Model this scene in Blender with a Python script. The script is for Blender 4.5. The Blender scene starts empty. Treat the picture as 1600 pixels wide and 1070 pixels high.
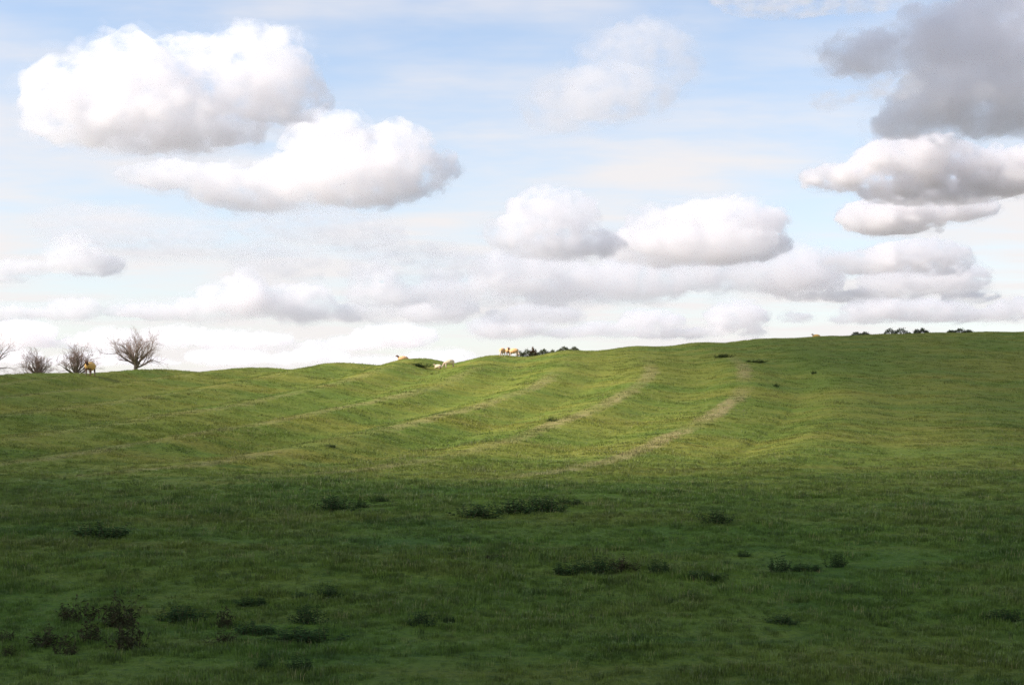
import bpy, bmesh, math, random
import numpy as np
from mathutils import Vector, Matrix, Euler

sc = bpy.context.scene
# ------------------------------------------------------------------ camera
F = 1600 * 50 / 36          # focal length in photograph pixels (50 mm lens on 36 mm film)
YH = 640                    # photograph row of the eye-level horizon
cam = bpy.data.cameras.new('camera')
cam_ob = bpy.data.objects.new('camera', cam)
sc.collection.objects.link(cam_ob)
cam_ob.location = (0, 0, 0)
cam_ob.rotation_euler = (math.pi / 2, 0, 0)
cam.lens = 50
cam.sensor_width = 36
cam.shift_y = (YH - 535) / 1600
cam.clip_start = 0.1
cam.clip_end = 80000
sc.camera = cam_ob

# ------------------------------------------------------------------ sun, sky, exposure
SUN_EL = math.radians(34)
SUN_AZ = math.radians(256)   # compass bearing: behind the camera, to the left
SUN = Vector((math.sin(SUN_AZ) * math.cos(SUN_EL), math.cos(SUN_AZ) * math.cos(SUN_EL), math.sin(SUN_EL)))
sun = bpy.data.lights.new('sun', 'SUN')
sun.energy = 5.0
sun.angle = math.radians(0.53)
sun.color = (1.0, 0.93, 0.84)
sun_ob = bpy.data.objects.new('sun', sun)
sc.collection.objects.link(sun_ob)
sun_ob.rotation_euler = SUN.to_track_quat('Z', 'Y').to_euler()

sc.view_settings.view_transform = 'Standard'
sc.view_settings.look = 'None'
sc.view_settings.gamma = 1
sc.view_settings.use_curve_mapping = False
sc.view_settings.exposure = 0.72
sc.cycles.max_bounces = 10
sc.cycles.volume_bounces = 8
sc.cycles.diffuse_bounces = 3
sc.cycles.glossy_bounces = 2
sc.cycles.transmission_bounces = 3
sc.cycles.volume_step_rate = 1.0
sc.cycles.volume_max_steps = 256
sc.cycles.use_denoising = True
sc.cycles.denoiser = 'OPENIMAGEDENOISE'
sc.cycles.denoising_input_passes = 'RGB_ALBEDO_NORMAL'
sc.cycles.denoising_prefilter = 'NONE'
sc.cycles.filter_width = 1.5
sc.cycles.sample_clamp_indirect = 6

class NT:
    """short-hand for building node trees"""
    def __init__(self, tree): self.t = tree
    def n(self, typ, **kw):
        nd = self.t.nodes.new(typ)
        for k, v in kw.items(): setattr(nd, k, v)
        return nd
    def set(self, sock, v):
        if hasattr(v, 'is_output'): self.t.links.new(v, sock)
        elif v is not None: sock.default_value = v
    def m(self, op, a, b=None, c=None, clamp=False):
        nd = self.n('ShaderNodeMath', operation=op, use_clamp=clamp)
        for i, v in enumerate((a, b, c)): self.set(nd.inputs[i], v)
        return nd.outputs[0]
    def v(self, op, a, b=None, out=0):
        nd = self.n('ShaderNodeVectorMath', operation=op)
        self.set(nd.inputs[0], a)
        if b is not None: self.set(nd.inputs[3 if op == 'SCALE' else 1], b)
        return nd.outputs[out]
    def rng(self, v, a, b, c=0.0, d=1.0, smooth=True):
        nd = self.n('ShaderNodeMapRange', interpolation_type='SMOOTHSTEP' if smooth else 'LINEAR')
        for i, q in enumerate((v, a, b, c, d)): self.set(nd.inputs[i], q)
        return nd.outputs[0]
    def mix(self, f, a, b):
        nd = self.n('ShaderNodeMix', data_type='RGBA')
        self.set(nd.inputs[0], f); self.set(nd.inputs[6], a); self.set(nd.inputs[7], b)
        return nd.outputs[2]
    def noise(self, vec, scale, detail=2, rough=0.5, out=0):
        nd = self.n('ShaderNodeTexNoise')
        self.set(nd.inputs['Vector'], vec)
        nd.inputs['Scale'].default_value = scale
        nd.inputs['Detail'].default_value = detail
        nd.inputs['Roughness'].default_value = rough
        return nd.outputs[out]
    def comb(self, x, y, z):
        nd = self.n('ShaderNodeCombineXYZ')
        for i, q in enumerate((x, y, z)): self.set(nd.inputs[i], q)
        return nd.outputs[0]
    def sep(self, v):
        nd = self.n('ShaderNodeSeparateXYZ'); self.set(nd.inputs[0], v)
        return nd.outputs

world = bpy.data.worlds.new('World')
sc.world = world
world.use_nodes = True
N = NT(world.node_tree)
bg = world.node_tree.nodes['Background']
sky = N.n('ShaderNodeTexSky', sky_type='NISHITA', sun_disc=False)
sky.sun_elevation = SUN_EL
sky.sun_rotation = SUN_AZ
sky.air_density = 1.0
sky.dust_density = 0.7
sky.ozone_density = 2.5
tc = N.n('ShaderNodeTexCoord').outputs['Generated']
sx, sy, sz = N.sep(tc)
# thin high veil of cirrus: a flat layer seen in perspective
zz = N.m('ADD', N.m('MAXIMUM', sz, 0.0), 0.09)
plane = N.comb(N.m('DIVIDE', sx, zz), N.m('DIVIDE', sy, zz), 0.0)
veil = N.noise(plane, 0.75, 5, 0.55)
fine = N.noise(N.v('MULTIPLY', plane, (1.0, 2.2, 1.0)), 1.6, 5, 0.6)
vv = N.m('ADD', N.m('MULTIPLY', veil, 0.75), N.m('MULTIPLY', fine, 0.35))
patch = N.rng(vv, 0.42, 0.72)
low = N.rng(sz, 0.0, 0.36, 1.0, 0.0, smooth=False)
fac = N.m('ADD', N.m('MULTIPLY_ADD', patch, 0.66, 0.0), N.m('MULTIPLY', low, 0.72), clamp=True)
fac = N.m('MULTIPLY', fac, 0.93)
veilcol = (4.35, 4.15, 4.12, 1)
N.set(bg.inputs[0], N.mix(fac, sky.outputs[0], veilcol))
bg.inputs[1].default_value = 0.13
world.cycles.sampling_method = 'NONE'

# ------------------------------------------------------------------ helpers
COL = sc.collection
def link(name, data, parent=None):
    o = bpy.data.objects.new(name, data)
    COL.objects.link(o)
    if parent is not None: o.parent = parent
    return o
def tag(o, label=None, cat=None, group=None, kind=None):
    for k, v in (('label', label), ('category', cat), ('group', group), ('kind', kind)):
        if v: o[k] = v
    return o
def mesh(name, verts, faces, mat=None, smooth=False):
    me = bpy.data.meshes.new(name)
    me.from_pydata([tuple(map(float, v)) for v in verts] if not isinstance(verts, np.ndarray) else verts.tolist(),
                   [], faces.tolist() if isinstance(faces, np.ndarray) else faces)
    if mat: me.materials.append(mat)
    if smooth: me.polygons.foreach_set('use_smooth', np.ones(len(me.polygons), bool))
    me.update()
    return me
def material(name):
    m = bpy.data.materials.new(name); m.use_nodes = True
    m.node_tree.nodes.clear()
    n = NT(m.node_tree)
    return m, n, n.n('ShaderNodeOutputMaterial')
def copy_tree(o, parent=None):
    c = o.copy(); COL.objects.link(c)
    if parent is not None: c.parent = parent
    for ch in o.children: copy_tree(ch, c)
    return c

_rs = np.random.RandomState(11)
_tab = _rs.rand(512, 512)
def vnoise(x, y):
    """tileable value noise, numpy"""
    xi = np.floor(x).astype(int); yi = np.floor(y).astype(int)
    fx = x - xi; fy = y - yi
    fx = fx * fx * (3 - 2 * fx); fy = fy * fy * (3 - 2 * fy)
    a = _tab[xi & 511, yi & 511]; b = _tab[(xi + 1) & 511, yi & 511]
    c = _tab[xi & 511, (yi + 1) & 511]; d = _tab[(xi + 1) & 511, (yi + 1) & 511]
    return (a * (1 - fx) + b * fx) * (1 - fy) + (c * (1 - fx) + d * fx) * fy - 0.5
def fbm(x, y, o=4):
    r = 0; a = 1.0
    for k in range(o):
        r = r + a * vnoise(x * 2 ** k + 17.3 * k, y * 2 ** k + 5.1 * k); a *= 0.5
    return r
def sstep(t): t = np.clip(t, 0, 1); return t * t * (3 - 2 * t)

# ------------------------------------------------------------------ terrain
SKY_X = np.array([-900, -300, 0, 200, 400, 500, 600, 700, 800, 900, 1000, 1100, 1200, 1300, 1400, 1600, 1900, 2500])
SKY_Y = np.array([612, 594, 587, 581, 574, 569, 563, 560, 553, 545, 539, 533, 526, 522, 518, 515, 514, 520]) + 3.5
NEAR_Y = np.array([-20000, -900, -300, -80, -30, 0, 6, 12, 18, 24, 30, 36, 41, 45])
NEAR_Z = np.array([-30, 14, 12, 3.5, 0.5, -1.65, -2.35, -3.1, -3.75, -3.62, -3.16, -2.78, -2.5, -2.34])
SP = 6.9
def bend(D):
    h = np.maximum(30 - np.abs(D - 98), 0) / 30
    Ds = np.minimum(D, 98) - h ** 3 * 30 / 6
    return 0.3 * (Ds - 80) + 0.04 * (D - Ds) - 4.0 * np.exp(-(np.maximum(D, 42) - 46) / 4)
def ground(X, Y):
    X = np.asarray(X, float); Y = np.asarray(Y, float)
    D = np.maximum(Y, 45.0)
    a = np.clip(X / D, -0.75, 0.75)
    px = a * F + 800
    emax = (YH - np.interp(px, SKY_X, SKY_Y)) / F
    Dc = np.interp(px, [-300, 0, 300, 800, 1600, 1900], [104, 110, 120, 140, 165, 170])
    e45 = -0.052
    s = np.clip((D - 45) / (Dc - 45), 0, 1)
    zf = D * (e45 + (emax - e45) * (1 - (1 - s) ** 1.83))
    over = np.maximum(D - Dc, 0)
    zf = np.where(D > Dc, emax * Dc + emax * over * 0.94 * np.exp(-over / 700) - np.interp(px, [0, 400, 800], [.12, .5, .8]) * sstep(over / 22) - 30 * sstep((D - 900) / 6000), zf)
    zn = np.interp(Y, NEAR_Y, NEAR_Z)
    w = sstep((Y - 41) / 8)
    z = np.where(Y < 41, zn, np.where(Y > 49, zf, zn * (1 - w) + zf * w)) if True else zn
    # ridge and furrow
    amp = (0.30 + .04 * sstep((D - 70) / 40)) * sstep((D - 46) / 16) * (1 - sstep((D - Dc - 4) / 14))
    ph = (X - bend(D) - 12.0) / SP
    amp = amp * (1 - .65 * sstep((ph - .3) / 1.2)) * (1 - .6 * sstep((px - 700) / 250) * sstep((D - 95) / 30))
    wob = 0.25 * vnoise(X / 19 + 3, D / 31)
    z = z + amp * (0.75 + 0.6 * vnoise(np.floor(ph + .5) * 3.7, D / 60)) * np.cos(2 * np.pi * (ph + wob * 0.4))
    # lumps and hummocks
    nearw = 1 - sstep((np.hypot(X, Y) - 170) / 200)
    z = z + nearw * (np.where(Y < 45, .2, .2 - .15 * sstep((Y - 45) / 10)) * fbm(X / 13.0, Y / 9.0, 3) + 0.045 * fbm(X / 1.4, Y / 1.2, 3))
    return z
def hit(x, y, dmin=6.0, dmax=420.0):
    """point of the ground seen at a photograph pixel"""
    D = np.concatenate([np.arange(dmin, 60, .05), np.arange(60, dmax, .2)])
    X = (x - 800) / F * D
    g = ground(X, D) - (YH - y) / F * D
    k = np.argmax(g > -0.02) if (g > -0.02).any() else int(np.argmax(np.where(D < 165, g / D, -9)))
    return Vector((X[k], D[k], float(ground(X[k], D[k]))))
def on_ground(x, D, dz=0.0):
    X = (x - 800) / F * D
    return Vector((X, D, float(ground(X, D)) + dz))

# shared colour of the pasture: green sward, yellow and blue-green drifts, bleached ridge tops
def pasture_colour(n, rnd=None):
    pos = n.n('ShaderNodeNewGeometry').outputs['Position']
    x, y, z = n.sep(pos)
    st = n.comb(n.m('MULTIPLY', x, 0.45), y, 0.0)
    flat = n.comb(x, y, 0.0)
    big = n.noise(st, 0.13, 3, 0.55)
    mid = n.noise(st, 0.55, 4, 0.6)
    sml = n.noise(flat, 2.6, 4, 0.65)
    col = n.mix(n.rng(big, 0.36, 0.64), (0.142, 0.192, 0.027, 1), (0.225, 0.228, 0.036, 1))
    calm = n.rng(y, 42.0, 72.0, 1.0, 0.5)
    col = n.mix(n.m('MULTIPLY', n.m('MULTIPLY', n.rng(mid, 0.50, 0.72), 0.75), calm), col, (0.24, 0.21, 0.045, 1))
    band = n.noise(n.comb(n.m('MULTIPLY', x, 0.12), y, 3.0), 0.32, 3, 0.6)
    col = n.mix(n.m('MULTIPLY', n.m('MULTIPLY', n.rng(band, 0.50, 0.68), 0.65), calm), col, (0.23, 0.19, 0.035, 1))
    col = n.mix(n.m('MULTIPLY', n.m('MULTIPLY', n.rng(mid, 0.50, 0.30), 0.75), calm), col, (0.075, 0.125, 0.020, 1))
    col = n.mix(n.m('MULTIPLY', n.m('MULTIPLY', n.rng(sml, 0.46, 0.28), 0.6), calm), col, (0.050, 0.092, 0.017, 1))
    col = n.mix(n.m('MULTIPLY', n.rng(sml, 0.55, 0.75), 0.5), col, (0.22, 0.21, 0.05, 1))
    # bleached dry grass along the ridge tops
    D = n.m('MAXIMUM', y, 42.0)
    ex = n.m('MULTIPLY', n.m('EXPONENT', n.m('DIVIDE', n.m('SUBTRACT', D, 46.0), -4.0)), 4.0)
    Ds = n.m('SMOOTH_MIN', D, 98.0, 30.0)
    bd = n.m('SUBTRACT', n.m('MULTIPLY', n.m('SUBTRACT', Ds, 80.0), 0.3), ex)
    bd = n.m('ADD', bd, n.m('MULTIPLY', n.m('SUBTRACT', D, Ds), 0.04))
    ph = n.m('DIVIDE', n.m('SUBTRACT', n.m('SUBTRACT', x, bd), 12.0), SP)
    ph = n.m('ADD', ph, n.m('MULTIPLY', n.m('SUBTRACT', n.noise(flat, 0.09, 2), 0.5), 0.22))
    ph = n.m('ADD', ph, n.m('MULTIPLY', n.m('SUBTRACT', n.noise(flat, 0.9, 3), 0.5), 0.12))
    cs = n.m('COSINE', n.m('MULTIPLY', ph, 2 * math.pi))
    crest = n.rng(cs, 0.78, 1.0)
    along = n.rng(n.noise(n.comb(n.m('MULTIPLY', n.m('ROUND', ph), 9.1), n.m('MULTIPLY', y, 0.06), 0.0), 1.0, 2), 0.30, 0.56)
    along = n.m('MULTIPLY', along, n.m('MULTIPLY', n.rng(y, 44.0, 50.0), n.rng(y, 128.0, 92.0)))
    rag = n.rng(n.noise(flat, 1.7, 4, 0.7), 0.30, 0.62)
    kk = n.rng(ph, 0.5, 0.7, 1.0, 0.0)
    kk = n.m('MULTIPLY', kk, n.rng(ph, -4.5, -0.6, 0.35, 1.0, smooth=False))
    f = n.m('MULTIPLY', n.m('MULTIPLY', crest, along), n.m('ADD', n.m('MULTIPLY', rag, 0.7), 0.2))
    f = n.m('MULTIPLY', f, kk)
    f = n.m('MULTIPLY', f, n.rng(ph, -1.6, -0.5, 1.0, 1.35), clamp=True)
    col = n.mix(f, col, (0.34, 0.27, 0.11, 1))
    lush_shade = n.rng(n.m('ADD', y, n.m('MULTIPLY', n.m('SUBTRACT', n.noise(st, 0.08, 3), 0.5), 26.0)), 62.0, 36.0)  # greener low ground, its colour also darkened to deepen the foreground shade
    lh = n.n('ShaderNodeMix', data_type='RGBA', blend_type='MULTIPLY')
    n.set(lh.inputs[0], lush_shade); n.set(lh.inputs[6], col); lh.inputs[7].default_value = (0.46, 0.64, 0.54, 1)
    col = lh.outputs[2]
    far = n.rng(n.v('LENGTH', flat, out=1), 600.0, 1500.0)
    fld = n.n('ShaderNodeTexVoronoi'); n.set(fld.inputs['Vector'], flat); fld.inputs['Scale'].default_value = 0.003
    fc = n.mix(n.sep(fld.outputs['Color'])[0], (0.085, 0.095, 0.075, 1), (0.12, 0.11, 0.11, 1))
    col = n.mix(far, col, fc)
    return col, pos

gm, n, out = material('pasture_soil_and_sward')
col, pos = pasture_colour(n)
spk = n.noise(pos, 7.0, 5, 0.75)
col = n.mix(n.m('MULTIPLY', n.rng(spk, 0.52, 0.34), 0.7), col, (0.030, 0.060, 0.013, 1))
bs = n.n('ShaderNodeBsdfPrincipled')
n.set(bs.inputs['Base Color'], col)
bs.inputs['Roughness'].default_value = 0.95
bs.inputs['Specular IOR Level'].default_value = 0.1
bp = n.n('ShaderNodeBump')
bp.inputs['Strength'].default_value = 0.9
bp.inputs['Distance'].default_value = 0.12
n.set(bp.inputs['Height'], n.m('ADD', n.noise(pos, 3.0, 6, 0.7), n.m('MULTIPLY', n.noise(pos, 14.0, 3, 0.7), 0.4)))
n.set(bs.inputs['Normal'], bp.outputs[0])
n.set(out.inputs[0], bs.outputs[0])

def axis(parts):
    r = []
    for a, b, st in parts: r += list(np.arange(a, b, st))
    return np.array(r)
gy = axis([(6, 14, .5), (14, 60, .25), (60, 175, .45), (175, 420, 3), (420, 1000, 30), (1000, 4000, 300), (4000, 24001, 2000)])
gy = np.concatenate([[-18000, -8000, -3000, -1200, -600, -300, -150, -80, -50, -30, -20, -12, -6, -2, 2], gy])
half = axis([(0, 22, .28), (22, 70, .55), (70, 170, 3), (170, 600, 25), (600, 4000, 300), (4000, 24001, 2000)])
gx = np.concatenate([-half[:0:-1], half])
GX, GY = np.meshgrid(gx, gy)
GZ = ground(GX, GY)
nx, ny = len(gx), len(gy)
idx = np.arange(nx * ny).reshape(ny, nx)
quads = np.stack([idx[:-1, :-1], idx[:-1, 1:], idx[1:, 1:], idx[1:, :-1]], -1).reshape(-1, 4)
verts = np.stack([GX, GY, GZ], -1).reshape(-1, 3)
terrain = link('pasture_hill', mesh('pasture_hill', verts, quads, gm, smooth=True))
tag(terrain, 'grassy ridge and furrow pasture rising to a rounded skyline', None, kind='structure')

# ------------------------------------------------------------------ clouds
def cloud_volume(name, sigma, unit, lo, hi, grain, stretch):
    """water droplets: lumpy density that thins out towards the base"""
    m, n, out = material(name)
    p = n.n('ShaderNodeTexCoord').outputs['Object']
    k = n.noise(n.v('MULTIPLY', p, (1.0, 1.0, stretch)), 1 / (1.15 * grain), 4, 0.6)
    dens = n.m('MULTIPLY', n.rng(k, lo, hi, 0.0, 1.0, smooth=False), sigma)
    lz = n.sep(p)[2]
    dens = n.m('MULTIPLY', dens, n.rng(lz, -0.5 * unit, 0.9 * unit, 0.06, 1.0))
    vs = n.n('ShaderNodeVolumePrincipled')
    vs.inputs['Color'].default_value = (0.992, 0.978, 0.978, 1)
    vs.inputs['Absorption Color'].default_value = (0, 0, 0, 1)
    vs.inputs['Anisotropy'].default_value = 0.58
    n.set(vs.inputs['Density'], dens)
    n.set(out.inputs['Volume'], vs.outputs[0])
    return m

CRNG = random.Random(5)
ICO = {}
for _k in (2, 3):
    _bm = bmesh.new(); bmesh.ops.create_icosphere(_bm, subdivisions=_k, radius=1)
    ICO[_k] = (np.array([v.co[:] for v in _bm.verts]), np.array([[v.index for v in f.verts] for f in _bm.faces])); _bm.free()
def make_cloud(label, puffs, base, tau=1.0, lo=0.42, hi=0.62, H=1000.0, unit=None, halo=0.0):
    """puffs: (x, y, rx, ry) ellipsoids in photograph pixels at the distance where a base at H metres shows at row base"""
    D = H * F / (YH - base)
    s = D / F
    x0 = sum(p[0] for p in puffs) / len(puffs)
    big = max(p[3] for p in puffs)
    unit = unit or max(12.0, big * 0.5)
    grain = max(unit, 26.0)
    ls = [(Vector((x - x0, CRNG.uniform(-.35, .35) * rx, base - y)), rx, ry) for (x, y, rx, ry) in puffs]
    def hull(grow, vox, subs):
        VV, FF = [], []
        def ball(c, r, sub):
            v, f = ICO[sub]
            FF.append(f + sum_n[0]); VV.append(v * np.array(r) + np.array(c)); sum_n[0] += len(v)
        sum_n = [0]
        for c, rx, ry in ls:
            g = grow * unit
            R = (rx * .93 + g, rx * .65 + ry * .25 + g, ry * .93 + g)
            ball(c, R, 3)
            for k in range(int((10 + 12 * rx / ry) * subs)):
                d = Vector((CRNG.gauss(0, 1), CRNG.gauss(0, 1), CRNG.gauss(.3, .8))).normalized()
                q = CRNG.uniform(.14, .34) * ry
                p = c + Vector((d.x * R[0], d.y * R[1], d.z * R[2])) * CRNG.uniform(.86, 1.0)
                ball(p, (q * 1.25, q * 1.1, q), 2)
        fl = -unit * (.3 + grow)
        VV = np.concatenate(VV); FF = np.concatenate(FF)
        VV[:, 2] = np.where(VV[:, 2] < fl, fl + (VV[:, 2] - fl) * .25, VV[:, 2])
        me = mesh('tmp', VV, FF)
        tmp = link('tmp', me)
        rm = tmp.modifiers.new('r', 'REMESH'); rm.mode = 'VOXEL'; rm.voxel_size = max(unit * vox, 2.8)
        for sz, st in ((1.3 * unit, (.6 + grow) * unit), (.45 * unit, .32 * unit), (.19 * unit, .11 * unit)):
            t = bpy.data.textures.new('billow', 'CLOUDS'); t.noise_scale = sz; t.noise_depth = 1
            dm = tmp.modifiers.new('d', 'DISPLACE'); dm.texture = t; dm.texture_coords = 'LOCAL'; dm.strength = st; dm.mid_level = .5
        dg = bpy.context.evaluated_depsgraph_get()
        r = bpy.data.meshes.new_from_object(tmp.evaluated_get(dg))
        bpy.data.objects.remove(tmp); bpy.data.meshes.remove(me)
        r.materials.clear()
        return r
    st = 2.4 if big < 36 else 1.3
    me2 = hull(0.0, .15, 1.3)
    me2.name = 'cumulus_cloud'
    me2.materials.append(cloud_volume('cloud_water_droplets', 1.0 * tau / (unit * s), unit, lo, hi, grain, st))
    o = link('cumulus_cloud', me2)
    o.location = ((x0 - 800) * s, D, (YH - base) * s)
    o.scale = (s, s, s)
    if halo:
        mh = hull(.42, .34, .4); mh.name = 'wispy_fringe'
        mh.materials.append(cloud_volume('cloud_fringe_droplets', halo * 1.0 * tau / (unit * s), unit * 1.4, .44, .74, unit * .9, 1.5))
        link('wispy_fringe', mh, o)
    return tag(o, label, 'cloud', 'clouds over the hill')

make_cloud('largest white cumulus, high at upper left, with a grey flat base',
    [(105,155,75,72),(195,115,95,70),(285,98,52,50),(390,108,105,74),(440,135,72,60),(230,178,195,52),(120,200,85,34)], 238, 1.7, halo=.16)
make_cloud('bright white cumulus lying just below and right of the largest cloud',
    [(510,215,76,48),(600,248,90,54),(662,268,56,36),(540,282,165,46),(400,298,120,34),(290,275,120,20)], 333, 1.5, halo=.16)
make_cloud('pale lilac thin cloud at top centre with a crisp white head',
    [(1005,72,82,40),(1058,95,36,38),(945,85,45,26),(950,145,125,44),(890,178,90,36)], 212, .9, lo=.40, hi=.75, unit=34, halo=.2)
make_cloud('rounded white cumulus head low in the middle, left of the long one',
    [(862,338,76,44),(800,365,50,28),(880,380,110,28)], 405, 1.3, halo=.16)
make_cloud('long bright cumulus low in the middle with a domed right end',
    [(1125,350,112,42),(1030,352,62,30),(1070,390,150,34),(1170,380,70,30)], 425, 1.5, halo=.16)
make_cloud('dark grey heavy cloud filling the upper right corner',
    [(1375,75,95,42),(1480,60,115,55),(1580,40,130,70),(1530,165,165,62),(1640,120,120,100),(1430,195,75,28),(1700,60,160,90)], 232, 2.4, halo=.12)
make_cloud('small ragged white shred left of the dark corner cloud',
    [(1300,155,42,17),(1400,138,48,24),(1350,150,50,10)], 178, .8, lo=.44, hi=.72, unit=20)
make_cloud('grey-white cumulus at the right edge under the dark cloud',
    [(1420,252,105,34),(1325,275,80,22),(1560,275,100,38),(1650,270,90,38),(1480,292,140,22)], 312, 2.6, halo=.12)
make_cloud('grey flat cloud below the right edge cumulus above blue sky',
    [(1400,335,95,32),(1490,322,90,20),(1370,345,66,24)], 372, 2.4, halo=.12)
make_cloud('white cumulus low on the right with a peaked top',
    [(1425,402,88,28),(1475,408,45,26),(1350,412,80,20)], 436, 1.3, halo=.12)
make_cloud('thin pale cloud running along the top edge, right of centre', [(1230,0,130,24),(1330,10,90,16)], 22, .5, lo=.44, hi=.74)

def bank(label, xa, xb, base, count, ry, tau, seed, lo=.40, hi=.62):
    """a bank of many small heads on one flat base"""
    r = random.Random(seed); pf = []
    for k in range(count):
        x = xa + (xb - xa) * (k + .5 + r.uniform(-.7, .7)) / count
        q = r.choice((.35, .45, .6, .8, 1.0)) * ry
        pf.append((x, base - q * r.uniform(.7, 1.5), (xb - xa) / count * r.uniform(.6, 1.7), q))
    make_cloud(label, pf, base, tau * 1.0, lo=lo, hi=hi, unit=max(14, ry * .6), halo=.22)
bank('broad grey-white cloud bank beneath the two middle cumulus', 700, 1250, 470, 9, 44, 1.2, 1)
bank('ragged pinkish white cloud at the left edge above the trees', -40, 160, 440, 5, 32, 1.1, 2)
bank('flat pale cloud hanging left of the middle cumulus heads', 420, 790, 442, 8, 34, .6, 3, .45, .74)
bank('long white cloud bank at left above the bare trees', -60, 430, 502, 9, 36, 1.3, 4)
bank('wide white cloud bank left of centre over the skyline', 380, 830, 506, 9, 38, 1.3, 5)
bank('wide pale cloud band at right above the hedge line', 1215, 1560, 474, 7, 30, 1.2, 6)
bank('small white puffs near the right end of the skyline', 1230, 1640, 506, 9, 20, 1.2, 7)
bank('bright low cloud bank just above the grazing sheep', 780, 1220, 530, 10, 26, 1.4, 8)
bank('lowest white cloud bank at left behind the bare trees', -60, 640, 548, 15, 20, 1.4, 9)
bank('thin lowest cloud line behind the left skyline', -60, 760, 572, 18, 14, 1.4, 10)
bank('thin pale veil of cloud under the two big left clouds', 130, 720, 405, 8, 34, .42, 11, .44, .76)
bank('hazy white cloud bank filling the sky above the middle sheep', 560, 1010, 486, 8, 36, .9, 12)
# unseen cloud added above the frame to shade the clouds on the right
make_cloud('unseen high cloud added above the picture to shade the clouds on the right',
    [(620,-530,220,60),(800,-560,240,70),(740,-520,260,55)], -480, 2.6, lo=.45, hi=.6, H=2500)

# unseen cloud behind the camera, shaped to darken the foreground and hill flanks
def shade_cloud():
    L = 1000 / math.sin(SUN_EL)
    off = SUN * L
    xs = np.arange(-330, 331, 6.0); ys = np.arange(-330, 260, 6.0)
    X, Y = np.meshgrid(xs, ys)
    # distance into the shaded side, in ground metres
    wob = 13 * fbm(X / 34 + 2, Y / 34, 3)
    front = 41.5 - Y
    side = (np.abs(X + .01 * Y) / np.maximum(Y, 20) - .09 + wob * .004) / .24
    Ts = .95 * sstep(side) * np.where(X < 0, 1 - .45 * sstep((Y - 88) / 30), 1)  # side thickness shaped to dim both flanks like a vignette
    Ts = np.where(Y < 30, 1, Ts)
    Tf = sstep((front + wob + 15) / 34)
    outer = np.minimum.reduce([X + 320 + 20 * fbm(Y / 50, X / 50), 320 - X, Y + 320, 250 - Y])
    T = np.maximum(Tf, Ts) * sstep(outer / 60)
    top = 70 * T * (1 + .5 * fbm(X / 45 + 9, Y / 45)) ; bot = -22 * T
    ok = T > 0.004
    P = np.stack([X, Y, np.zeros_like(X)], -1) + np.array(off)
    up = np.array(SUN)
    va = P + up * np.maximum(top, .3)[..., None]; vb = P + up * np.minimum(bot, -.3)[..., None]
    ny_, nx_ = X.shape
    ids = np.arange(nx_ * ny_).reshape(ny_, nx_)
    cell = ok[:-1, :-1] | ok[1:, :-1] | ok[:-1, 1:] | ok[1:, 1:]
    q = np.stack([ids[:-1, :-1], ids[:-1, 1:], ids[1:, 1:], ids[1:, :-1]], -1)
    fa = q[cell]; fb = q[cell][:, ::-1] + nx_ * ny_
    faces = fa.tolist() + fb.tolist()
    cnt = {}
    for f in fa.tolist():
        for i in range(4):
            cnt[(f[i], f[(i + 1) % 4])] = 1
    k = nx_ * ny_
    for (a, b) in cnt:
        if (b, a) not in cnt: faces.append([b, a, a + k, b + k])
    vs = np.concatenate([va.reshape(-1, 3), vb.reshape(-1, 3)])
    c = vs.mean(0)
    m, n, out = material('shade_cloud_droplets')
    s = n.n('ShaderNodeVolumeScatter'); s.inputs['Density'].default_value = 0.030
    s.inputs['Color'].default_value = (.992, .992, .995, 1)
    n.set(out.inputs['Volume'], s.outputs[0])
    o = link('cumulus_cloud', mesh('cumulus_cloud', vs - c, faces, m))
    o.location = c
    tag(o, 'unseen cloud behind the camera, shaped to shade the foreground grass and hill flanks', 'cloud', 'clouds over the hill')
shade_cloud()

# ------------------------------------------------------------------ grass
def grass_material(name, dry=False):
    m, n, out = material(name)
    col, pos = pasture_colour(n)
    rnd = n.n('ShaderNodeObjectInfo').outputs['Random']
    if dry: col = n.mix(0.75, col, (0.30, 0.25, 0.11, 1))
    col = n.mix(n.rng(rnd, 0.0, 1.0, 0.0, 0.5, smooth=False), col, (0.085, 0.14, 0.022, 1))
    hs = n.n('ShaderNodeHueSaturation')
    n.set(hs.inputs['Value'], n.rng(n.m('FRACT', n.m('MULTIPLY', rnd, 7.31)), 0.0, 1.0, 0.6, 1.75, smooth=False))
    n.set(hs.inputs['Color'], col)
    bs = n.n('ShaderNodeBsdfDiffuse'); n.set(bs.inputs['Color'], hs.outputs[0])
    vt = n.n('ShaderNodeVectorTransform', vector_type='NORMAL', convert_from='OBJECT', convert_to='WORLD')
    vt.inputs[0].default_value = (0, 0, 1)
    gn = n.n('ShaderNodeNewGeometry').outputs['Normal']
    n.set(bs.inputs['Normal'], n.v('NORMALIZE', n.v('ADD', n.v('SCALE', vt.outputs[0], 1.6), gn)))
    tr = n.n('ShaderNodeBsdfTranslucent'); n.set(tr.inputs['Color'], hs.outputs[0])
    gl = n.n('ShaderNodeBsdfGlossy'); gl.inputs['Roughness'].default_value = 0.45; gl.inputs['Color'].default_value = (.9, .9, .9, 1)
    mx = n.n('ShaderNodeMixShader'); mx.inputs[0].default_value = 0.42
    n.set(mx.inputs[1], bs.outputs[0]); n.set(mx.inputs[2], tr.outputs[0])
    m2 = n.n('ShaderNodeMixShader'); m2.inputs[0].default_value = 0.035
    n.set(m2.inputs[1], mx.outputs[0]); n.set(m2.inputs[2], gl.outputs[0])
    n.set(out.inputs[0], m2.outputs[0])
    return m
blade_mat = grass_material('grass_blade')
straw_mat = grass_material('dry_grass_blade', True)

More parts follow.
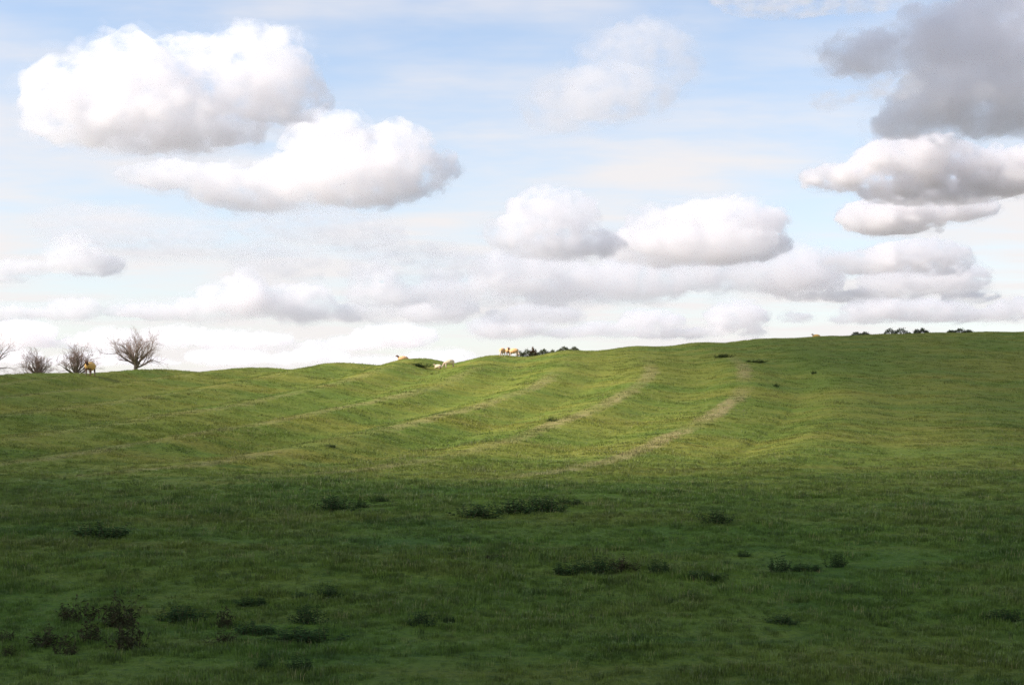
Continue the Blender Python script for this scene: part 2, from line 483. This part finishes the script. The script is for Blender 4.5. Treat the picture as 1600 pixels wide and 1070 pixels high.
def tuft_mesh(name, rs, count, radius, hmin, hmax, width, mat, lean=.5):
    vs = []; fs = []
    for k in range(count):
        r = radius * math.sqrt(rs.rand()); t = rs.rand() * 6.283
        x, y = r * math.cos(t), r * math.sin(t)
        h = rs.uniform(hmin, hmax); w = width * rs.uniform(.6, 1.2)
        a = rs.rand() * 6.283; dx, dy = math.cos(a), math.sin(a)
        b = t + rs.uniform(-1, 1); L = lean * rs.uniform(.1, 1) * h
        lx, ly = L * math.cos(b), L * math.sin(b)
        i = len(vs)
        vs += [(x - dx * w, y - dy * w, -.03), (x + dx * w, y + dy * w, -.03),
               (x + lx * .35 - dx * w * .75, y + ly * .35 - dy * w * .75, h * .6), (x + lx * .35 + dx * w * .75, y + ly * .35 + dy * w * .75, h * .6),
               (x + lx, y + ly, h)]
        fs += [(i, i + 1, i + 3, i + 2), (i + 2, i + 3, i + 4)]
    return mesh(name, vs, fs, mat)
rs = np.random.RandomState(4)
tuft_col = bpy.data.collections.new('grass_tufts')
specs = [(30, .14, .02, .055, .0045, blade_mat), (30, .13, .03, .07, .0045, blade_mat), (24, .10, .04, .10, .005, blade_mat), (6, .06, .08, .15, .0026, straw_mat),
         (30, .28, .02, .05, .010, blade_mat), (30, .28, .02, .065, .010, blade_mat), (8, .2, .06, .11, .005, straw_mat)]
for i, sp in enumerate(specs):
    o = bpy.data.objects.new('tuft_%d' % i, tuft_mesh('tuft_%d' % i, rs, *sp))
    tuft_col.objects.link(o)

def scatter_points():
    P = []; S = []; V = []
    # rows in equal steps so that the density falls with distance
    for (d0, d1, dens, far, smin, smax) in ((14, 26, 62, 0, .8, 1.35), (26, 62, 40, 0, .9, 1.6), (34, 75, 9, 1, .8, 1.4), (75, 120, 4, 1, .8, 1.5), (120, 180, 2.5, 1, .8, 1.5)):
        hw = .40 * d1 + 1.5
        cnt = int((d1 - d0) * 2 * hw * dens)
        y = rs.uniform(d0, d1, cnt); x = rs.uniform(-hw, hw, cnt)
        keep = np.abs(x) < .40 * y + 1.5
        mixr = sstep((y + 10 * fbm(x / 5, y / 5, 2) - 34) / 26)
        if d1 == 62: keep &= rs.rand(cnt) > mixr
        if d0 == 34: keep &= rs.rand(cnt) < mixr
        x, y = x[keep], y[keep]
        cl = fbm(x / .9, y / .9, 3)
        big = fbm(x / 6 + 40, y / 3 + 7, 3)
        keep = rs.rand(len(x)) < np.clip(.75 + .9 * cl + .3 * big, .15, 1)
        x, y, cl, big = x[keep], y[keep], cl[keep], big[keep]
        sc_ = rs.uniform(smin, smax, len(x)) * (1 + .55 * np.clip(cl, -.6, .8) + .35 * np.clip(big, -.6, .8))
        u = rs.rand(len(x))
        dryness = np.clip(.10 + .16 * big, .02, .4)
        if far: v = np.where(u < dryness, 6, np.where(u < .6, 4, 5))
        else: v = np.where(u < dryness, 3, np.where(u < .45, 0, np.where(u < .8, 1, 2)))
        P.append(np.stack([x, y, ground(x, y)], -1)); S.append(sc_); V.append(v)
    return np.concatenate(P), np.concatenate(S), np.concatenate(V)
P, S, V = scatter_points()
gme = bpy.data.meshes.new('pasture_grass')
gme.vertices.add(len(P)); gme.vertices.foreach_set('co', P.astype(np.float32).ravel())
at = gme.attributes.new('size', 'FLOAT', 'POINT'); at.data.foreach_set('value', S.astype(np.float32))
at = gme.attributes.new('kind_of_tuft', 'INT', 'POINT'); at.data.foreach_set('value', V.astype(np.int32))
at = gme.attributes.new('turn', 'FLOAT_VECTOR', 'POINT')
e_ = .25
gxn = (ground(P[:, 0] + e_, P[:, 1]) - ground(P[:, 0] - e_, P[:, 1])) / (2 * e_)
gyn = (ground(P[:, 0], P[:, 1] + e_) - ground(P[:, 0], P[:, 1] - e_)) / (2 * e_)
th = rs.rand(len(P)) * 6.283
n1 = -gxn * np.cos(th) - gyn * np.sin(th); n2 = gxn * np.sin(th) - gyn * np.cos(th)
turn = np.stack([-n2, n1, th], -1).astype(np.float32)
at.data.foreach_set('vector', turn.ravel())
grass = link('pasture_grass', gme)
tag(grass, 'short grazed green grass covering the whole pasture', None, kind='stuff')
ng = bpy.data.node_groups.new('grass_scatter', 'GeometryNodeTree')
ng.interface.new_socket('Geometry', in_out='INPUT', socket_type='NodeSocketGeometry')
ng.interface.new_socket('Geometry', in_out='OUTPUT', socket_type='NodeSocketGeometry')
gi = ng.nodes.new('NodeGroupInput'); go = ng.nodes.new('NodeGroupOutput')
ci = ng.nodes.new('GeometryNodeCollectionInfo'); ci.inputs['Collection'].default_value = tuft_col
ci.inputs['Separate Children'].default_value = True; ci.inputs['Reset Children'].default_value = True
ip = ng.nodes.new('GeometryNodeInstanceOnPoints'); ip.inputs['Pick Instance'].default_value = True
def named(nm, ty):
    q = ng.nodes.new('GeometryNodeInputNamedAttribute'); q.data_type = ty; q.inputs['Name'].default_value = nm
    return q.outputs['Attribute']
ng.links.new(gi.outputs[0], ip.inputs['Points']); ng.links.new(ci.outputs[0], ip.inputs['Instance'])
ng.links.new(named('kind_of_tuft', 'INT'), ip.inputs['Instance Index'])
er = ng.nodes.new('FunctionNodeEulerToRotation')
ng.links.new(named('turn', 'FLOAT_VECTOR'), er.inputs[0]); ng.links.new(er.outputs[0], ip.inputs['Rotation'])
ng.links.new(named('size', 'FLOAT'), ip.inputs['Scale'])
ng.links.new(ip.outputs[0], go.inputs[0])
md = grass.modifiers.new('scatter', 'NODES'); md.node_group = ng

# ------------------------------------------------------------------ plain materials
def simple(name, col, col2, scale=6.0, rough=.9, trans=0.0):
    m, n, out = material(name)
    pos = n.n('ShaderNodeTexCoord').outputs['Object']
    c = n.mix(n.rng(n.noise(pos, scale, 4, .65), .35, .65), (*col, 1), (*col2, 1))
    if trans:
        a = n.n('ShaderNodeBsdfDiffuse'); n.set(a.inputs[0], c)
        b = n.n('ShaderNodeBsdfTranslucent'); n.set(b.inputs[0], c)
        mx = n.n('ShaderNodeMixShader'); mx.inputs[0].default_value = trans
        n.set(mx.inputs[1], a.outputs[0]); n.set(mx.inputs[2], b.outputs[0]); n.set(out.inputs[0], mx.outputs[0])
    else:
        bs = n.n('ShaderNodeBsdfPrincipled'); n.set(bs.inputs['Base Color'], c); bs.inputs['Roughness'].default_value = rough
        bs.inputs['Specular IOR Level'].default_value = .2
        n.set(out.inputs[0], bs.outputs[0])
    return m
M_LEAF = simple('nettle_leaf', (.036, .073, .027), (.058, .100, .036), 9, trans=.25)
M_DOCK = simple('dock_leaf', (.045, .060, .026), (.070, .055, .030), 7, trans=.2)
M_STEM = simple('weed_stem', (.06, .06, .03), (.08, .055, .03), 9)
M_BARK = simple('bark', (.17, .125, .09), (.26, .20, .15), 3)
M_TWIG = simple('twig', (.30, .20, .165), (.42, .30, .24), 2)
M_HEDGE = simple('hedge_leaf', (.09, .11, .06), (.14, .14, .08), 2, trans=.25)
M_HEDGE_TWIG = simple('hedge_twig', (.07, .05, .035), (.11, .075, .05), 2)
M_DEAD = simple('dead_bracken_leaf', (.13, .075, .04), (.17, .11, .055), 3, trans=.2)

# ------------------------------------------------------------------ weeds
def leaf(vs, fs, p, d, up, L, W):
    """pointed leaf of two folded halves"""
    d = d.normalized(); side = d.cross(up)
    if side.length < 1e-4: side = Vector((1, 0, 0))
    side.normalize(); nrm = side.cross(d)
    i = len(vs)
    vs += [p, p + d * L * .4 + side * W * .5 + nrm * W * .18, p + d * L * .45 - nrm * W * .1, p + d * L * .4 - side * W * .5 + nrm * W * .18, p + d * L - nrm * L * .15]
    fs += [(i, i + 1, i + 2), (i, i + 2, i + 3), (i + 1, i + 4, i + 2), (i + 2, i + 4, i + 3)]
def rod(vs, fs, a, b, r0, r1):
    d = (b - a).normalized(); u = d.orthogonal().normalized(); w = d.cross(u); i = len(vs)
    for c, r in ((a, r0), (b, r1)):
        for k in range(3):
            t = k * 2.0944
            vs.append(c + u * r * math.cos(t) + w * r * math.sin(t))
    for k in range(3): fs.append((i + k, i + (k + 1) % 3, i + 3 + (k + 1) % 3, i + 3 + k))
def weed_proto(kind, seed):
    """leaf and stem meshes of one clump, 1 m wide and about 0.5 m tall"""
    r = random.Random(seed); lv, lf, sv, sf = [], [], [], []
    n_st = 34 if kind == 'nettle' else 26
    for k in range(n_st):
        rr = .48 * math.sqrt(r.random()); t = r.random() * 6.283
        p = Vector((rr * math.cos(t), rr * math.sin(t) * .8, -.04))
        h = r.uniform(.22, .52) * (1.15 - rr * 1.1)
        tip = p + Vector((r.gauss(0, .10) + p.x * .25, r.gauss(0, .10), h))
        rod(sv, sf, p, tip, .008, .004)
        if kind == 'nettle':
            for q in range(7):
                f = (q + 1) / 7
                for s_ in (0, 3.14):
                    a = s_ + q * 1.57 + r.uniform(-.4, .4)
                    leaf(lv, lf, p.lerp(tip, f), Vector((math.cos(a), math.sin(a), r.uniform(-.3, .5))), Vector((0, 0, 1)), r.uniform(.09, .16) * (1.1 - .4 * f), r.uniform(.05, .075))
        else:
            for q in range(8):
                f = r.uniform(.05, 1.0)
                a = r.random() * 6.283
                leaf(lv, lf, p.lerp(tip, f), Vector((math.cos(a), math.sin(a), r.uniform(-.5, .8))), Vector((0, 0, 1)), r.uniform(.10, .24) * (1.2 - .6 * f), r.uniform(.04, .09))
    leafm = {'nettle': M_LEAF, 'dock': M_DOCK, 'dead': M_DEAD}[kind]
    return mesh('leaves', lv, lf, leafm), mesh('stems', sv, sf, M_STEM)
PROTO = {k: [weed_proto(k, 10 * i + j) for j in range(3)] for i, k in enumerate(('nettle', 'dock'))}
WR = random.Random(8)
def weed(label, x, y, w, h, kind='nettle', group='weed clumps in the pasture'):
    p = hit(x, y); s = p.y / F
    o = link('weed_clump', None); o.location = p
    o.rotation_euler = (0, 0, WR.uniform(-.5, .5) + WR.choice((0, math.pi)))
    o.scale = (w * s * 1.05, max(w * s * .8, .25), h * s / .42)
    lm, sm = WR.choice(PROTO[kind])
    tag(link('leaves', lm, o), kind='stuff'); tag(link('stems', sm, o), kind='stuff')
    tag(o, label, 'weed', group)
for a in [
 ('low dark green weed patch at far left, just below the sunlit slope', 165, 838, 84, 24, 'nettle'),
 ('upper left clump of the brownish docks at lower left', 118, 968, 52, 36, 'dock'),
 ('tallest brownish dock clump in the middle of the lower left patch', 182, 975, 62, 52, 'dock'),
 ('brown dock clump at the left end of the lower left patch', 78, 1008, 56, 32, 'dock'),
 ('brown leafy dock at the front right of the lower left patch', 200, 1012, 54, 48, 'dock'),
 ('small dark dock at the very front of the lower left patch', 104, 1020, 34, 26, 'dock'),
 ('brownish dock between the tallest clump and the front one', 142, 1002, 46, 34, 'dock'),
 ('dark wide weed tuft just right of the brownish dock patch', 285, 968, 70, 24, 'nettle'),
 ('thin upright reddish dock standing right of the wide dark tuft', 350, 978, 32, 30, 'dock'),
 ('flat dark green weed spread out right of the reddish dock', 402, 988, 62, 20, 'nettle'),
 ('low brown weed in front of the reddish dock', 345, 1003, 46, 20, 'dock'),
 ('small dark weed alone above the flat spread weed', 394, 944, 42, 15, 'nettle'),
 ('small dark weed cut by the left edge of the picture', 10, 998, 26, 20, 'dock'),
 ('lowest small dark weed at the left edge', 14, 1022, 28, 14, 'dock'),
 ('leafy grey-green weed above the long dark weed at lower left centre', 483, 972, 42, 32, 'nettle'),
 ('long dark weed lying low at lower left of centre', 478, 1000, 92, 24, 'nettle'),
 ('tiny dark weed left of the compact dark clump', 470, 931, 22, 10, 'nettle'),
 ('compact dark clump alone in the grass left of centre', 512, 932, 36, 22, 'nettle'),
 ('small faint weed near the bottom edge, left of centre', 412, 1042, 26, 14, 'nettle'),
 ('dim weed near the bottom edge below the long dark weed', 470, 1044, 34, 24, 'nettle'),
 ('tall leafy weed clump on the shadow edge, left of centre', 524, 797, 52, 27, 'nettle'),
 ('small dark weed right beside the leafy clump on the shadow edge', 560, 792, 26, 14, 'nettle'),
 ('thin flat dark weed farthest right of the left shadow edge clumps', 592, 782, 28, 9, 'nettle'),
 ('left end clump of the long weed band on the shadow edge', 742, 806, 60, 22, 'nettle'),
 ('middle clump of the long weed band on the shadow edge', 800, 800, 56, 22, 'nettle'),
 ('broad leafy clump of the long weed band, right of its middle', 846, 797, 66, 24, 'nettle'),
 ('right end clump of the long weed band on the shadow edge', 888, 788, 40, 13, 'nettle'),
 ('dark compact weed in the grass below picture centre', 660, 975, 38, 22, 'nettle'),
 ('little weed just right of the compact weed below centre', 702, 970, 18, 11, 'nettle'),
 ('small flat brown weed on the yellow band in the middle', 772, 871, 26, 8, 'dock'),
 ('left clump of the dark weed row right of centre', 890, 894, 50, 22, 'nettle'),
 ('middle and darkest clump of the weed row right of centre', 934, 895, 46, 28, 'nettle'),
 ('right and brownest clump of the weed row right of centre', 974, 890, 48, 24, 'dock'),
 ('single upright weed standing right of the dark weed row', 1030, 893, 28, 22, 'nettle'),
 ('long flat dark weed right of the single upright weed', 1094, 902, 62, 12, 'nettle'),
 ('rounded dark green mound of weeds alone on the shaded right slope', 1118, 816, 44, 22, 'nettle'),
 ('tall dark weed at the left end of the right hand row', 1216, 892, 30, 28, 'nettle'),
 ('low flat weed in the middle of the right hand row', 1260, 890, 44, 12, 'nettle'),
 ('bushy weed at the right end of the right hand row', 1306, 884, 28, 22, 'nettle'),
 ('tiny dark weed above and left of the right hand row', 1162, 868, 18, 11, 'nettle'),
 ('faint low weed in the dark grass at lower right', 1222, 972, 44, 14, 'nettle'),
 ('dim weed clump at the right edge of the dark foreground', 1575, 968, 50, 20, 'nettle'),
 ('dark tuft on the sunlit ridge in the middle of the hill', 862, 658, 15, 7, 'nettle'),
 ('dark tuft low on the sunlit slope left of centre', 517, 698, 17, 6, 'nettle'),
 ('long dark rushy tuft below the skyline, left of the two white sheep', 656, 573, 40, 7, 'nettle'),
 ('dark rushy tuft high on the slope right of centre', 1131, 558, 26, 6, 'nettle'),
 ('wide faint rushy tuft to the right of the other high tuft', 1180, 566, 30, 5, 'nettle'),
 ('small dark tuft at the upper end of the right tan ridge', 1213, 604, 9, 6, 'nettle'),
 ('dark little tuft on the upper right slope below the hedge', 1272, 584, 8, 6, 'nettle'),
]: weed(*a)

# ------------------------------------------------------------------ bare trees
def tube_mesh(name, segs, mat, sides=5):
    A = np.array([s[0] for s in segs]); B = np.array([s[1] for s in segs]); R0 = np.array([s[2] for s in segs]); R1 = np.array([s[3] for s in segs])
    d = B - A; d /= np.linalg.norm(d, axis=1, keepdims=True) + 1e-9
    ref = np.where(np.abs(d[:, 2:3]) < .9, np.array([[0, 0, 1.]]), np.array([[1., 0, 0]]))
    u = np.cross(d, ref); u /= np.linalg.norm(u, axis=1, keepdims=True); w = np.cross(d, u)
    n_ = len(segs); V_ = np.zeros((n_, 2, sides, 3))
    for k in range(sides):
        t = 2 * math.pi * k / sides; o = u * math.cos(t) + w * math.sin(t)
        V_[:, 0, k] = A + o * R0[:, None]; V_[:, 1, k] = B + o * R1[:, None]
    base = np.arange(n_)[:, None] * 2 * sides; k = np.arange(sides); k2 = (k + 1) % sides
    Fc = np.stack([base + k, base + k2, base + sides + k2, base + sides + k], -1).reshape(-1, 4)
    return mesh(name, V_.reshape(-1, 3), Fc, mat, smooth=True)
def bare_tree(label, pos, height, spread, seed, fork=.16, limbs=9):
    r = random.Random(seed); trunk, limb, twig = [], [], []
    def grow(p, d, L, rad, lvl):
        n_ = 3
        for k in range(n_):
            d = (d + Vector((r.gauss(0, .13), r.gauss(0, .13), r.gauss(.05, .08)))).normalized()
            q = p + d * L / n_
            r1 = rad * .78
            (limb if lvl < 3 else twig).append((tuple(p), tuple(q), rad, r1))
            p = q; rad = r1
            if lvl < 5:
                for j in range(2 if lvl < 3 else 1):
                    ax = d.orthogonal().normalized(); ax.rotate(Matrix.Rotation(r.random() * 6.283, 3, d))
                    e = d.copy(); e.rotate(Matrix.Rotation(r.uniform(.35, .8), 3, ax))
                    if r.random() < (.9 if lvl < 4 else .6):
                        grow(p, e, L * r.uniform(.48, .7), rad * .62, lvl + 1)
    h0 = height * fork
    p = Vector((0, 0, -1.2)); tr = height * .042
    for k in range(4):
        q = Vector((r.gauss(0, .02) * height * .2, r.gauss(0, .02) * height * .2, -1.2 + (h0 + 1.2) * (k + 1) / 4))
        trunk.append((tuple(p), tuple(q), tr * (1.25 - .12 * k), tr * (1.25 - .12 * (k + 1)))); p = q
    for k in range(limbs):
        t = 6.283 * k / limbs + r.uniform(-.3, .3)
        tilt = (.12 + 1.3 * ((k * 5) % limbs) / limbs + r.uniform(-.1, .1)) * spread
        d = Vector((math.cos(t) * math.sin(tilt), math.sin(t) * math.sin(tilt), math.cos(tilt)))
        start = p + Vector((0, 0, -r.uniform(0, h0 * .45)))
        grow(start, d, height * r.uniform(.36, .5), tr * .5, 1)
    zmax = max(s[1][2] for s in twig)
    f = height / zmax
    for lst in (trunk, limb, twig):
        lst[:] = [(tuple(np.array(a) * f), tuple(np.array(b) * f), c, e) for a, b, c, e in lst]
    o = link('bare_tree', None); o.location = pos
    to = link('trunk', tube_mesh('trunk', trunk, M_BARK, 8), o)
    tag(link('limbs', tube_mesh('limbs', limb, M_BARK, 5), o), kind='stuff')
    tag(link('crown', tube_mesh('crown', [(a, b, max(c * .75, .010), max(e * .75, .007)) for a, b, c, e in twig], M_TWIG, 3), o), kind='stuff')
    return tag(o, label, 'tree', 'bare trees on the left skyline')
def tree_at(label, x, ytop, D, spread, seed, **kw):
    g = on_ground(x, D)
    h = ((YH - ytop) / F * D - g.z) * 1.08
    bare_tree(label, g, h, spread, seed, **kw)
tree_at('largest bare tree in view with a wide fan crown, right of the others', 212, 513, 190, 1.1, 3, fork=.3, limbs=11)
tree_at('bare tree between the largest tree and the bluish one, behind the orange sheep', 119, 535, 195, 1.05, 5, fork=.16, limbs=15)
tree_at('bluish bare bushy tree, second from the left edge', 58, 541, 200, 1.1, 9, fork=.16, limbs=16)
tree_at('big bare tree mostly cut off by the left edge', -24, 504, 205, .9, 12, fork=.25)

# ------------------------------------------------------------------ hedge shrubs on the skyline
def shrub(label, x, ytop, D, wpx, seed, mat=None, name='hedge_shrub'):
    r = random.Random(seed); g = on_ground(x, D); s = D / F
    W = wpx * s; H = max((YH - ytop) * s - g.z, .5)
    vs, fs, segs = [], [], []
    for k in range(int(10 + W * 3)):
        a = Vector((r.uniform(-.4, .4) * W, r.uniform(-.3, .3) * min(W, 2.5), -.2)); b = a + Vector((r.gauss(0, .3), r.gauss(0, .3), H * r.uniform(.6, 1)))
        segs.append((tuple(a), tuple(b), .035, .012))
    for k in range(int(500 + 240 * W)):
        t = r.uniform(-1, 1); prof = (1 - abs(t) ** 5) * (.75 + .25 * math.sin(t * 7 + seed) + r.uniform(-.1, .15))
        p = Vector((t * W * .5, r.gauss(0, .3) * min(W, 2.5) * .5, H * prof * r.random() ** .45))
        leaf(vs, fs, p, Vector((r.gauss(0, 1), r.gauss(0, 1), r.gauss(.2, 1))), Vector((0, 0, 1)), r.uniform(.10, .2), r.uniform(.06, .12))
    o = link(name, None); o.location = g
    tag(link('foliage', mesh('foliage', vs, fs, mat or M_HEDGE), o), kind='stuff'); tag(link('branches', tube_mesh('branches', segs, M_HEDGE_TWIG, 3), o), kind='stuff')
    tag(o, label, 'shrub', 'hedge shrubs along the skyline')
shrub('grey-green hedge shrub immediately right of the three grazing sheep', 822, 546, 147, 30, 1)
shrub('brown dead shrub sticking up out of the middle of the short hedge', 833, 543, 147, 11, 2, M_DEAD)
shrub('rounded dark shrub at the right end of the short hedge', 853, 546, 148, 34, 3)
shrub('low hedge shrub on the skyline just right of the short hedge', 888, 542, 150, 40, 4)
shrub('dark shrub lowest and leftmost of the right hand hedge', 1345, 519, 163, 32, 5)
shrub('long dark clipped shrub in the middle of the right hand hedge', 1402, 513, 164, 44, 6)
shrub('small dark shrub beside the long clipped one in the right hedge', 1440, 513, 165, 24, 7)
shrub('low dark shrub on the skyline near the right edge', 1500, 514, 166, 40, 8)

# ------------------------------------------------------------------ sheep
def wool(name, col, col2):
    m, n, out = material(name)
    pos = n.n('ShaderNodeTexCoord').outputs['Object']
    c = n.mix(n.rng(n.noise(pos, 7, 4, .6), .35, .65), (*col, 1), (*col2, 1))
    bs = n.n('ShaderNodeBsdfPrincipled'); n.set(bs.inputs['Base Color'], c); bs.inputs['Roughness'].default_value = 1
    bp = n.n('ShaderNodeBump'); bp.inputs['Strength'].default_value = .8; bp.inputs['Distance'].default_value = .03
    n.set(bp.inputs['Height'], n.noise(pos, 26, 3, .6)); n.set(bs.inputs['Normal'], bp.outputs[0])
    n.set(out.inputs[0], bs.outputs[0])
    return m
W_CREAM = wool('cream_wool', (.80, .68, .50), (.70, .55, .36))
W_PINK = wool('peach_wool', (.80, .48, .24), (.72, .38, .17))
W_ORANGE = wool('orange_wool', (.80, .48, .15), (.74, .40, .10))
W_FACE = wool('sheep_face', (.20, .10, .06), (.14, .07, .045))
W_PALE = wool('pale_sheep_face', (.62, .47, .36), (.52, .38, .28))
def skin_mesh(name, vs, es, rad, mat):
    me = bpy.data.meshes.new(name); me.from_pydata(vs, es, []); me.materials.append(mat)
    o = link('tmp', me)
    sk = o.modifiers.new('skin', 'SKIN'); sk.use_smooth_shade = True
    sd = o.modifiers.new('sub', 'SUBSURF'); sd.levels = 1; sd.render_levels = 1
    if not me.skin_vertices:
        bm = bmesh.new(); bm.from_mesh(me); bm.verts.layers.skin.verify(); bm.to_mesh(me); bm.free()
    for i, r in enumerate(rad):
        v = me.skin_vertices[0].data[i]; v.radius = (r, r) if not isinstance(r, tuple) else r; v.use_root = i == 0
    dg = bpy.context.evaluated_depsgraph_get()
    r = bpy.data.meshes.new_from_object(o.evaluated_get(dg)); r.name = name
    bpy.data.objects.remove(o); bpy.data.meshes.remove(me)
    return r
def sheep_meshes(pose, face):
    """body of one continuous mesh facing +X, hooves at z = 0; fleece as a second mesh"""
    z0 = .60 if pose != 'lying' else .30
    vs = [(-.36, 0, z0), (0, 0, z0 - .01), (.32, 0, z0)]; rad = [.17, .20, .17]; es = [(0, 1), (1, 2)]
    def add(prev, p, r): vs.append(p); rad.append(r); es.append((prev, len(vs) - 1)); return len(vs) - 1
    if pose == 'grazing': pts = [((.46, 0, .52), .11), ((.58, 0, .34), .085), ((.66, 0, .20), .08), ((.73, 0, .07), .05)]
    elif pose == 'lying': pts = [((.44, 0, .42), .11), ((.52, 0, .56), .085), ((.60, 0, .60), .08), ((.73, 0, .53), .05)]
    else: pts = [((.45, 0, .70), .11), ((.54, 0, .84), .085), ((.62, 0, .88), .08), ((.76, 0, .80), .05)]
    k = 2
    for i, (p, r) in enumerate(pts):
        k = add(k, p, r)
        if i == 2:
            hd = k
    for s_ in (-1, 1):
        p = vs[hd]; e = add(hd, (p[0] - .02, s_ * .09, p[2] + .04), .026); add(e, (p[0] - .03, s_ * .17, p[2] + .02), .014)
    for s_ in (-1, 1):
        if pose == 'lying':
            a = add(2, (.36, s_ * .15, .16), .07); b = add(a, (.52, s_ * .17, .05), .035); add(b, (.40, s_ * .18, .03), .03)
            a = add(0, (-.34, s_ * .17, .16), .10); b = add(a, (-.12, s_ * .22, .08), .05); add(b, (-.30, s_ * .24, .03), .03)
        else:
            a = add(2, (.32, s_ * .12, .42), .075); b = add(a, (.34, s_ * .12, .22), .036); c = add(b, (.33, s_ * .12, .06), .028); add(c, (.36, s_ * .12, .01), .03)
            a = add(0, (-.32, s_ * .13, .44), .095); b = add(a, (-.42, s_ * .13, .25), .042); c = add(b, (-.39, s_ * .13, .06), .028); add(c, (-.36, s_ * .13, .01), .03)
    body = skin_mesh('body', vs, es, rad, face)
    bm = bmesh.new(); bmesh.ops.create_icosphere(bm, subdivisions=4, radius=1)
    for v in bm.verts:
        c = v.co.copy()
        k = 1 + .05 * math.sin(c.x * 17 + c.y * 5) * math.sin(c.y * 15 + c.z * 9) + .04 * math.sin(c.z * 23 + c.x * 11)
        bl = abs(c.x) ** 1.6
        v.co = Vector((c.x * .52 * k, c.y * .30 * k * (1.06 - .1 * bl), z0 + (.02 + c.z * (.27 if c.z > 0 else .29)) * k + .02 * c.x))
    me = bpy.data.meshes.new('fleece'); bm.to_mesh(me); bm.free()
    me.polygons.foreach_set('use_smooth', np.ones(len(me.polygons), bool))
    return body, me
SM = {}
def sheep(label, p, heading, pose, wl, face=None, size=1.0):
    face = face or W_FACE
    key = (pose, wl.name, face.name)
    if key not in SM:
        b, f = sheep_meshes(pose, face); f.materials.append(wl); SM[key] = (b, f)
    b, f = SM[key]
    o = link('sheep', b); o.location = p; o.rotation_euler = (0, 0, math.radians(heading)); o.scale = (size,) * 3
    link('fleece', f, o)
    tag(o, label, 'sheep', 'sheep on the hill')
sheep('orange-tinted sheep standing beside the bare trees at far left', hit(141, 587), 263, 'standing', W_ORANGE, W_FACE, 1.12)
sheep('sheep half hidden behind the skyline, left of the two pale ones', on_ground(630, 136, .02), 195, 'lying', W_PINK)
sheep('small white lamb lying left of the cream sheep', on_ground(685, 121), 165, 'lying', W_CREAM, W_PALE, .62)
sheep('cream sheep grazing alone right of the small lamb', on_ground(702, 119), 192, 'grazing', W_CREAM, W_PALE, .85)
sheep('leftmost of the three sheep on the middle skyline', on_ground(785, 134), 250, 'grazing', W_PINK, W_PALE, .9)
sheep('middle sheep with a dark face in the group of three', on_ground(794, 139) , 275, 'standing', W_PINK, W_FACE, .85)
sheep('rightmost of the three sheep on the middle skyline', on_ground(803, 138), 335, 'grazing', W_PINK, W_PALE, .9)
sheep('lone yellow-orange sheep on the right skyline', on_ground(1276, 164, .05), 200, 'lying', W_ORANGE, W_PALE)
